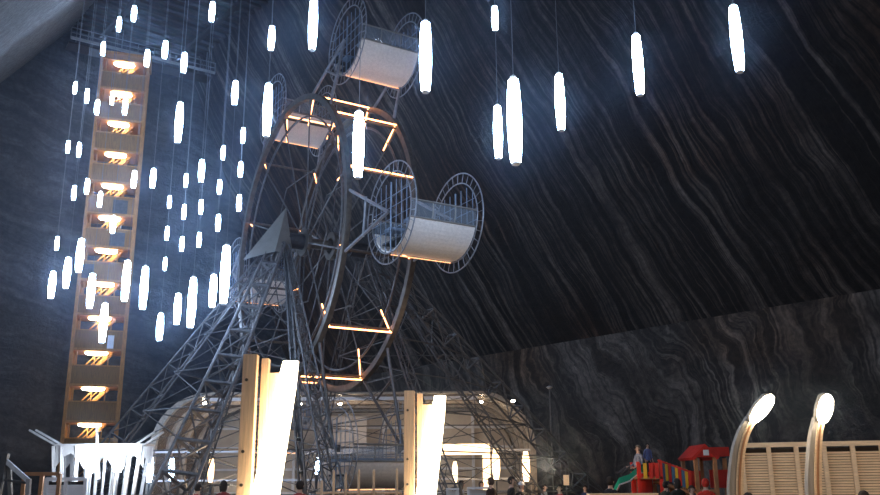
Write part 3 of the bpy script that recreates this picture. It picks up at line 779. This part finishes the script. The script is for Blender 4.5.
# ================================================================ WHITE LIT CANOPY at left
P = at(101, 495, 25); Hc_ = at(101, 446, 25).z
o = thing('funnel_canopy', 'brilliantly lit white canopy on slanting legs at the foot of the stair tower', 'canopy', (P.x, 25, 0))
for sx, x0_ in ((-1, 1.0), (-1, .82), (-1, .5), (-1, .26), (1, .12), (1, .42), (1, .66), (1, .86)):
    for y0_ in (-.35, .35): MB().bar((sx * x0_, y0_ * .8, 0), (sx * x0_ * 1.3, y0_, Hc_), .05, .09).build('leg', M['white_paint'], o)
def ark(n0, n1, x0_, x1_, y0_):
    return [[(x, y0_, Hc_) for x in [x0_ + (x1_ - x0_) * i / 12 for i in range(13)]], [(x0_ + (x1_ - x0_) * i / 12, y0_, Hc_ - .62 + .42 * math.sin(PI * ((i / 12 * n1) % 1.0))) for i in range(13)]]
MB().strip(ark(0, 3, -1.22, 1.22, -.36), lambda p: Vector((0, .03, 0))).build('front_skirt', M['white_paint'], o)
MB().strip(ark(0, 3, -1.22, 1.22, .36), lambda p: Vector((0, .03, 0))).build('rear_skirt', M['white_paint'], o)
MB().box((0, 0, Hc_ + .02), (2.5, .85, .05)).build('top_panel', M['white_paint'], o)
for dx, dz_ in ((0, 0), (.18, .1)): MB().bar((-1.2 + dx, -.38, Hc_), (-1.95 + dx, -.5, Hc_ + .42), .05).build('roof_arm', M['sky_blue'], o)
for dx in (0, .25): MB().bar((1.2 - dx, -.38, Hc_), (1.75 - dx, -.5, Hc_ + .34), .05).build('roof_arm', M['sky_blue'], o)
MB().bar((.05, -.4, Hc_ - .9), (-.12, -.45, Hc_ + .5), .07).build('mast', M['white_paint'], o)
for x in (-.1, .62):
    lp = MB().lathe([(.09, -.3), (.15, -.15), (.15, .15), (.09, .3)], c=(x, -.62, Hc_ - .42), n=12).build('lamp', M['uplight'], o, smooth=True)
    MB().tube([(x, -.62, 0), (x, -.62, Hc_ - .72)], .03, 6).build('lamp_pole', M['white_paint'], o)
# metal frame at far left edge
P = at(8, 495, 20); fr = thing('tilted_steel_frame', 'tilted steel frame with pale boards cut by the lower left picture edge', 'frame', (P.x, P.y, 0))
MB().bar((-.35, 0, 0), (-.15, 0, 2.35), .12).build('upright', M['steel'], fr); MB().bar((-.15, 0, 2.2), (.42, 0, 1.75), .06, .10).build('arm', M['sky_blue'], fr)
MB().bar((.42, 0, 1.8), (.5, 0, 0), .09).build('upright', M['grey_panel'], fr); MB().bar((-.1, .1, 2.1), (.25, .1, 0), .08).build('brace', M['sheet_metal'], fr)
for z in (1.0, 1.4, 1.8): MB().bar((-.3, .05, z), (.45, .05, z - .1), .05).build('rung', M['steel'], fr)
# brown beam between the frame and the low fence
P = at(25, 474, 23); Q_ = at(60, 474, 23); rb = thing('timber_railing', 'short brown timber railing left of the low louvered fence', 'railing', (P.x, P.y, 0))
L_ = Q_.x - P.x
MB().bar((0, 0, P.z), (L_, 0, P.z), .09).build('top_rail', M['play_wood'], rb)
for x in (0, L_ / 2, L_): MB().bar((x, 0, 0), (x, 0, P.z), .09).build('post', M['play_wood'], rb)

# ================================================================ PLAYGROUND at right
PGY = 31.0
def pg(px, py, dy=0): return at(px, py, PGY + dy)
c0 = pg(705, 495); ph2 = thing('playhouse', 'red gabled wooden playhouse of the play area', 'playhouse', (c0.x, PGY, 0))
zr, ze = pg(705, 448).z, pg(705, 458).z; xa, xb = pg(687, 458).x - c0.x, pg(709, 458).x - c0.x; xm = pg(697, 447).x - c0.x; dep = 1.9
xe = pg(729, 450).x - c0.x
MB().sweep([(xa, -.9, ze), (xb, -.9, ze), (xm, -.9, zr)], (0, .08, 0)).build('gable', M['play_red'], ph2)
MB().sweep([(xa, -.95, ze - .08), (xm, -.95, zr), (xm, -.95, zr + .1), (xa - .08, -.95, ze)], (0, 1.9, 0)).build('roof_slope', M['play_red'], ph2)
MB().sweep([(xb, -.95, ze - .08), (xm, -.95, zr), (xm, -.95, zr + .1), (xb + .08, -.95, ze)], (0, 1.9, 0)).build('roof_slope', M['play_red'], ph2)
MB().box((xm, -1.0, (ze + zr) / 2 - .02), (.18, .04, .18)).build('white_plaque', M['white_paint'], ph2)
MB().sweep([(xb - .05, 0, ze + .03), (xe, 0, ze + .06), (xe, 0, zr + .03), (xm + .1, 0, zr + .02)], (0, .9, 0)).build('side_roof', M['play_red'], ph2)
for x in (xa + .06, xb - .06):
    for y in (-.8, .8): MB().box((x, y, ze / 2), (.12, .12, ze)).build('post', M['play_wood'], ph2)
MB().box((xe - .1, .3, ze / 2), (.12, .12, ze)).build('post', M['play_wood'], ph2)
MB().box(((xb + xe) / 2, .1, 1.75), (xe - xb, .08, .6)).build('side_wall', M['play_red'], ph2)
MB().box(((xa + xb) / 2, 0, 1.35), (xb - xa, 1.7, .1)).build('deck', M['play_wood'], ph2)
MB().box(((xa + xb) / 2, .8, 1.75), (xb - xa, .06, .55)).build('back_panel', M['play_red'], ph2)
# bridge with coloured slats
br0, br1 = pg(655, 462), pg(688, 474); bd = thing('play_bridge', 'sloping play bridge fenced with red, yellow and blue slats', 'bridge', (br0.x, PGY, 0))
n = 10; Lb = br1.x - br0.x
for i in range(n):
    x = Lb * (i + .5) / n; zt = br0.z + (br1.z - br0.z) * (i + .5) / n + .08
    MB().box((x, -.4, zt - .3), (Lb / n * .78, .04, .62), None).build('slat', M[('play_red', 'play_blue', 'play_yellow')[i % 3]], bd)
MB().bar((0, -.4, br0.z + .05), (Lb, -.4, br1.z + .05), .06).build('handrail', M['play_red'], bd)
MB().bar((0, 0, br0.z - .65), (Lb, 0, br1.z - .65), .8, .08).build('deck', M['play_wood'], bd)
for x in (0, Lb * .5, Lb): MB().box((x, .3, .8), (.1, .1, 1.6)).build('post', M['play_wood'], bd)
# tower of the slide
s0 = pg(646, 495); st = thing('slide_tower', 'red play tower at the head of the green slide', 'play tower', (s0.x, PGY, 0))
hT = pg(646, 462).z; hw2 = .38
for x in (-hw2, hw2):
    for y in (-.5, .5): MB().box((x + .06, y, hT / 2), (.1, .1, hT)).build('post', M['play_red'], st)
MB().box((0, 0, pg(646, 478).z), (.95, 1.1, .08)).build('deck', M['play_wood'], st)
for i in range(4): MB().box((-.3 + .2 * i, -.55, pg(646, 471).z), (.12, .04, .5)).build('slat', M['play_yellow' if i == 1 else 'play_red'], st)
MB().box((0, .5, 1.2), (.7, .05, 1.6)).build('panel', M['play_red'], st)
sl = thing('slide', 'green and white slide running down to the left of the red play tower', 'slide', (0, 0, 0))
tS, bS = pg(640, 472, -.2), pg(620, 484, -.5)
path = [tS + Vector((.1, 0, 0)), tS, tS.lerp(bS, .5) + Vector((0, 0, -.08)), bS, bS + Vector((-.6, -.1, -1.0)), bS + Vector((-1.1, -.2, -1.5))]
path[-1].z = .15
Wd = Vector((0.25, .85, 0)).normalized() * .26
MB().strip([[p - Wd, p + Wd] for p in path], lambda p: Vector((0, 0, -.04))).build('chute', M['white_paint'], sl)
for s_ in (-1, 1): MB().strip([[p + Wd * s_, p + Wd * s_ + Vector((0, 0, .2))] for p in path], lambda p: Vector((.02, .03, 0))).build('side_board', M['play_green'], sl)
ps = MB(); ps.bar((tS.x - .1, tS.y, 0), (tS.x - .1, tS.y, tS.z), .08); ps.build('post', M['play_wood'], sl)

# ================================================================ PEOPLE
def apply_mods(o):
    dg = bpy.context.evaluated_depsgraph_get(); me = bpy.data.meshes.new_from_object(o.evaluated_get(dg)); o.modifiers.clear(); old = o.data; o.data = me; bpy.data.meshes.remove(old)
def body_mesh(pose):
    V, E_, R = [], [], []
    def v(p, r, prev=None):
        V.append(p); R.append(r); i = len(V) - 1
        if prev is not None: E_.append((prev, i))
        return i
    if pose == 'stand': hipz, lean = .93, 0
    else: hipz, lean = .20, .12
    pel = v((0, 0, hipz), (.155, .105)); ab = v((0, -.0 + lean * .3, hipz + .18), (.14, .10), pel); ch = v((0, lean * .7, hipz + .38), (.165, .115), ab)
    sh = v((0, lean, hipz + .52), (.12, .085), ch); nk = v((0, lean - .01, hipz + .60), (.055, .055), sh); hd0 = v((0, lean - .02, hipz + .68), (.066, .075), nk)
    hd = v((0, lean - .025, hipz + .755), (.078, .095), hd0); v((0, lean - .01, hipz + .82), (.06, .07), hd)
    for s in (-1, 1):
        so = v((s * .185, lean, hipz + .49), (.062, .062), sh)
        if pose == 'stand': el = (s * .235, lean + .03, hipz + .21); wr = (s * .24, lean - .07, hipz - .03)
        elif pose == 'lift': el = (s * .25, lean - .12, hipz + .25); wr = (s * .12, lean - .30, hipz + .42)
        else: el = (s * .27, lean - .05, hipz + .22); wr = (s * .25, lean - .28, hipz + .12)
        e = v(el, (.045, .045), so); w = v(wr, (.028, .022), e)
        d = (Vector(wr) - Vector(el)).normalized(); pm = v(tuple(Vector(wr) + d * .05), (.034, .018), w)
        side = Vector((0, 1, 0)) if abs(d.z) > .6 else Vector((1, 0, 0))
        for k in range(4):
            b0 = Vector(wr) + d * .095 + side * (.027 - .018 * k); L_ = (.07, .08, .075, .058)[k]
            f = v(tuple(b0), (.009, .009), pm); f2 = v(tuple(b0 + d * L_ * .55 + Vector((-s * .006, 0, 0))), (.008, .008), f); v(tuple(b0 + d * L_ + Vector((-s * .02, 0, 0))), (.007, .007), f2)
        th = v(tuple(Vector(wr) + d * .04 - side * .035), (.011, .011), w); v(tuple(Vector(wr) + d * .085 - side * .06), (.009, .009), th)
        hp = v((s * .09, 0, hipz - .05), (.09, .09), pel)
        if pose != 'sit':
            kn = v((s * .10, -.015, hipz * .53), (.06, .062), hp); an = v((s * .105, .02, .09), (.04, .042), kn); v((s * .11, -.13, .04), (.04, .035), an)
        else:
            kn = v((s * .12, -.38, hipz + .10), (.06, .062), hp); an = v((s * .12, -.70, hipz - .12), (.04, .042), kn); v((s * .12, -.80, hipz - .05), (.04, .035), an)
    me = bpy.data.meshes.new('body'); me.from_pydata(V, E_, []); o = bpy.data.objects.new('body_work', me); COL.objects.link(o)
    m = o.modifiers.new('s', 'SKIN')
    for i, r in enumerate(R): me.skin_vertices[0].data[i].radius = r; me.skin_vertices[0].data[i].use_root = (i == 0)
    m.use_smooth_shade = True; o.modifiers.new('d', 'SUBSURF').levels = 1; apply_mods(o)
    me = o.data; bpy.data.objects.remove(o)
    me['hip'] = hipz; me['lean'] = lean
    return me
BODY = {p: body_mesh(p) for p in ('stand', 'sit', 'lift')}
def fabric(col):
    k = 'fabric_%02d_%02d_%02d' % tuple(int(c * 99) for c in col)
    return M.get(k) or simple(k, col, .85, scale=12, var=.2)
def person(px, py_top, Y, label, top, bottom, hair=(.03, .02, .015), pose='stand', face=0.0, long_hair=False, hood=None, scale=None, base=None, cap=None):
    P = at(px, py_top, Y); bm_ = BODY[pose]; hipz, lean = bm_['hip'], bm_['lean']
    full = hipz + .89; s = scale or P.z / full
    o = tag(empty('person', (P.x, P.y, 0) if base is None else base), label, 'person'); o.rotation_euler = (0, 0, face); o.scale = (s, s, s)
    me = bm_.copy(); me.materials.clear()
    for c in (M['skin'], fabric(top), fabric(bottom)): me.materials.append(c)
    for p in me.polygons:
        c = p.center; p.use_smooth = True
        hand = abs(c.x) > .08 and (c - Vector((math.copysign(.24, c.x), lean - .08, hipz - .08))).length < .13 if pose == 'stand' else (c.y < lean - .27 and c.z > hipz + .05 and abs(c.x) > .06 and not (pose == 'sit' and c.y < -.4))
        if c.z > hipz + .575 and abs(c.x) < .12: p.material_index = 0
        elif hand: p.material_index = 0
        elif c.z > hipz - .02 and not (pose == 'sit' and c.y < -.12 and c.z < hipz + .18): p.material_index = 1
        else: p.material_index = 2
    b = bpy.data.objects.new('body', me); COL.objects.link(b); b.parent = o
    hc = Vector((0, lean - .025, hipz + .755))
    # hair: cap over the skull, leaving the face free
    h = MB(); bm = h.bm; bmesh.ops.create_uvsphere(bm, u_segments=20, v_segments=14, radius=1)
    for vv in list(bm.verts):
        if (vv.co.y < -.45 and vv.co.z < .42) or (vv.co.z < (-.95 if not long_hair else -1.1)): bm.verts.remove(vv)
    for vv in bm.verts:
        low = max(0, -vv.co.z)
        vv.co = hc + Vector((vv.co.x * (.098 + .03 * low * long_hair), .008 + vv.co.y * .118, .012 + vv.co.z * (.122 + (.14 * low if long_hair else 0))))
    h.build('hair', fabric(hood or hair), o, smooth=True)
    if cap:
        c_ = MB(); c_.lathe([(.106, 0), (.108, .05), (.085, .1), (.03, .125)], (hc.x, hc.y + .005, hc.z + .03), 14); c_.box((hc.x, hc.y - .13, hc.z + .035), (.14, .1, .015)); c_.build('cap', fabric(cap), o)
    for sx in (-1, 1):
        f_ = MB(); f_.lathe([(.004, -.006), (.011, 0), (.004, .006)], (sx * .032, hc.y - .099, hc.z + .005), 8)
        f_.build('eye', fabric((.02, .02, .02)), o)
    nz_ = MB(); nz_.tube([(0, hc.y - .095, hc.z + .0), (0, hc.y - .122, hc.z - .035), (0, hc.y - .098, hc.z - .045)], [.008, .014, .01], 6); nz_.build('nose', M['skin'], o)
    m_ = MB(); m_.box((0, hc.y - .094, hc.z - .068), (.045, .012, .01)); m_.build('mouth', fabric((.35, .1, .08)), o)
    for sx in (-1, 1):
        e_ = MB(); e_.lathe([(.006, -.03), (.014, -.01), (.016, .015), (.006, .032)], (sx * .088, hc.y + .012, hc.z - .01), 8)
        e_.build('ear', M['skin'], o)
    return o
BK = (.012, .012, .014)
PEOPLE = [
 (198, 483, 24, 'person in a red top under the wheel lattice, farther left', (.45, .05, .04), BK, 2.8),
 (224, 480, 23, 'person in a dark red jacket just left of the first timber post', (.3, .04, .04), BK, -2.5),
 (300, 480, 21, 'person in a red and black jacket right of the first glowing slab', (.45, .06, .05), BK, 3.0),
 (461, 480, 23, 'person in a grey jacket in front of the glowing door frame', (.25, .27, .32), BK, 2.0),
 (481, 481, 24, 'person in a dark coat right of the glowing door frame', BK, BK, .6),
 (491, 477, 20, 'person in a dark brown hooded coat, larger, left of the taller dark figure', (.05, .025, .02), BK, -2.2),
 (511, 476, 19.5, 'tall person in a black coat in front of the pavilion right corner', BK, BK, 1.2),
 (521, 482, 22, 'person in dark clothes with a pale cap at the pavilion right corner', BK, BK, .5),
 (544, 484, 26, 'person in a pale jacket right of the pavilion', (.6, .6, .66), BK, 1.0),
 (560, 484, 25, 'person in a bright red jacket between pavilion and play area', (.6, .03, .03), BK, -1.0),
 (585, 485, 26, 'person in a navy jacket left of the big black figure', (.03, .05, .12), BK, -.6),
 (609.5, 476, 17, 'broad person in a black coat left of the green slide', BK, BK, 2.6),
 (665, 481, 21, 'person in a dark coat below the coloured bridge slats, left one', (.02, .03, .02), BK, 2.2),
 (677, 478, 19, 'person in a dark olive jacket below the coloured bridge slats, right one', (.025, .03, .02), BK, -2.8),
 (691, 485, 18, 'child in a pale blue and yellow top by the playhouse', (.4, .62, .7), (.5, .45, .1), .3),
 (705, 478, 17, 'person in a bright red hooded coat in front of the playhouse', (.65, .04, .02), BK, 2.9),
 (748, 492, 13, 'dark haired person mostly below the picture by the left bent lamp post', BK, BK, 3.0),
 (863, 490, 13, 'dark haired person mostly below the picture by the slatted fence right of the lamp posts', (.04, .02, .02), BK, 2.7),
]
for i, (px, py, Y, lab, t_, b_, fc) in enumerate(PEOPLE):
    kw = {}
    if i in (5, 15): kw['hood'] = t_
    if i == 7: kw['cap'] = (.75, .75, .78)
    if i in (1, 3, 13): kw['long_hair'] = True
    if i == 14: kw['hair'] = (.06, .03, .02)
    person(px, py, Y * (1.3 if Y > 14 and px > 310 and px != 560 else 1), lab, t_, b_, face=fc, **kw)
P = pg(634, 478, -.2)
seat = tS.lerp(bS, .12)
person(634, 455, PGY, 'person in a grey top sitting at the head of the green slide', (.22, .24, .30), (.04, .04, .05), pose='sit', face=-1.2, scale=.95, base=(seat.x - .02, seat.y, seat.z - .08), hair=(.2, .16, .12))
dk = pg(646, 478).z + .04
person(651, 470, PGY, 'child in a blue top standing on the red play tower', (.12, .16, .35), (.05, .03, .04), face=.3, scale=.62, base=(pg(650, 478).x, PGY + .1, dk))

# white counters, sign and barrier near the ground
for (x0_, x1_, y_, Y_, lab, nm, mat) in ((446, 459, 488, 27, 'short white counter left, below the glowing door frame', 'counter', 'white_paint'), (467, 490, 487, 27, 'longer white counter right, below the glowing door frame', 'counter', 'white_paint'), (588, 656, 493.5, 15, 'long low pale barrier board below the green slide', 'barrier', 'pine_pale')):
    a_, b_ = at(x0_, y_, Y_), at(x1_, y_, Y_); L_ = b_.x - a_.x; o = thing(nm, lab, nm, (a_.x, Y_, 0))
    MB().box((L_ / 2, 0, a_.z - .03), (L_, .35, .06)).build('top', M[mat], o)
    MB().box((L_ / 2, .05, (a_.z - .06) / 2 + .1), (L_ - .08, .06, a_.z - .3)).build('front_panel', M[mat], o)
    for x in (.04, L_ - .04): MB().box((x, 0, (a_.z - .06) / 2), (.07, .3, a_.z - .06)).build('leg', M[mat], o)
P = at(566, 475, 33); o = thing('notice_sign', 'small pale notice sign on a post between pavilion and play area', 'sign', (P.x, P.y, 0))
MB().box((0, 0, P.z - .18), (.2, .03, .36)).build('sign_board', M['pine_pale'], o); MB().tube([(0, .03, 0), (0, .03, P.z + .3)], .02, 6).build('pole', M['steel'], o)
# ================================================================ LIGHT
w = bpy.data.worlds.new('mine_air'); SC.world = w; w.use_nodes = True; nt = w.node_tree; nt.nodes.clear()
out = nt.nodes.new('ShaderNodeOutputWorld'); bg = nt.nodes.new('ShaderNodeBackground'); bg.inputs[0].default_value = (0, 0, 0, 1); bg.inputs[1].default_value = 0
nt.links.new(bg.outputs[0], out.inputs['Surface'])
HAZE = 0.0009
if HAZE:
    vs = nt.nodes.new('ShaderNodeVolumeScatter'); vs.inputs['Color'].default_value = (.56, .72, 1, 1); vs.inputs['Density'].default_value = HAZE; vs.inputs['Anisotropy'].default_value = .96
    nt.links.new(vs.outputs[0], out.inputs['Volume'])
def light(kind, name, loc, col, power, size=.3, aim=None):
    l = bpy.data.lights.new(name, kind); l.color = col; l.energy = power
    if kind == 'AREA': l.size = size
    else: l.shadow_soft_size = size
    o = bpy.data.objects.new(name, l); COL.objects.link(o); o.location = loc
    if aim is not None: o.rotation_euler = (Vector(aim) - Vector(loc)).to_track_quat('-Z', 'Y').to_euler()
    return o
# unseen fill lights added behind and beside the viewer, where hall lamps would hang
light('POINT', 'hall_fill_behind', (4, -6, 11), (.72, .82, 1.0), 1150, .5)
light('POINT', 'hall_fill_right', (16, 14, 15), (.72, .82, 1.0), 350, .5)
light('POINT', 'hall_fill_left', (-7, 10, 12), (.72, .83, 1.0), 800, .5)
light('POINT', 'warm_fill_behind', (-1, 1, 2.2), (1.0, .72, .45), 170, .2)  # warm fill added for the fronts of the timber posts
light('POINT', 'warm_fill_right', (9, 7, 2.8), (1.0, .72, .45), 650, .2)  # warm fill added to brighten the slatted fence
light('POINT', 'ground_fill', (3.5, 29, 2.2), (1.0, .70, .42), 260, .2)  # warm fill added to light the right lattice legs, no fixture
light('POINT', 'ground_fill', (-6, 26, 1.6), (1.0, .70, .42), 120, .2)  # second warm fill added low by the left lattice
for x_ in (-11, -5, 0): light('POINT', 'pavilion_lamp', (x_, 49, 4.6), (1.0, .74, .48), 150, .2)
c = SC.cycles
c.max_bounces = 5; c.diffuse_bounces = 3; c.glossy_bounces = 2; c.transparent_max_bounces = 16; c.volume_bounces = 0; c.caustics_reflective = False; c.caustics_refractive = False
c.use_light_tree = True; c.sample_clamp_indirect = 4
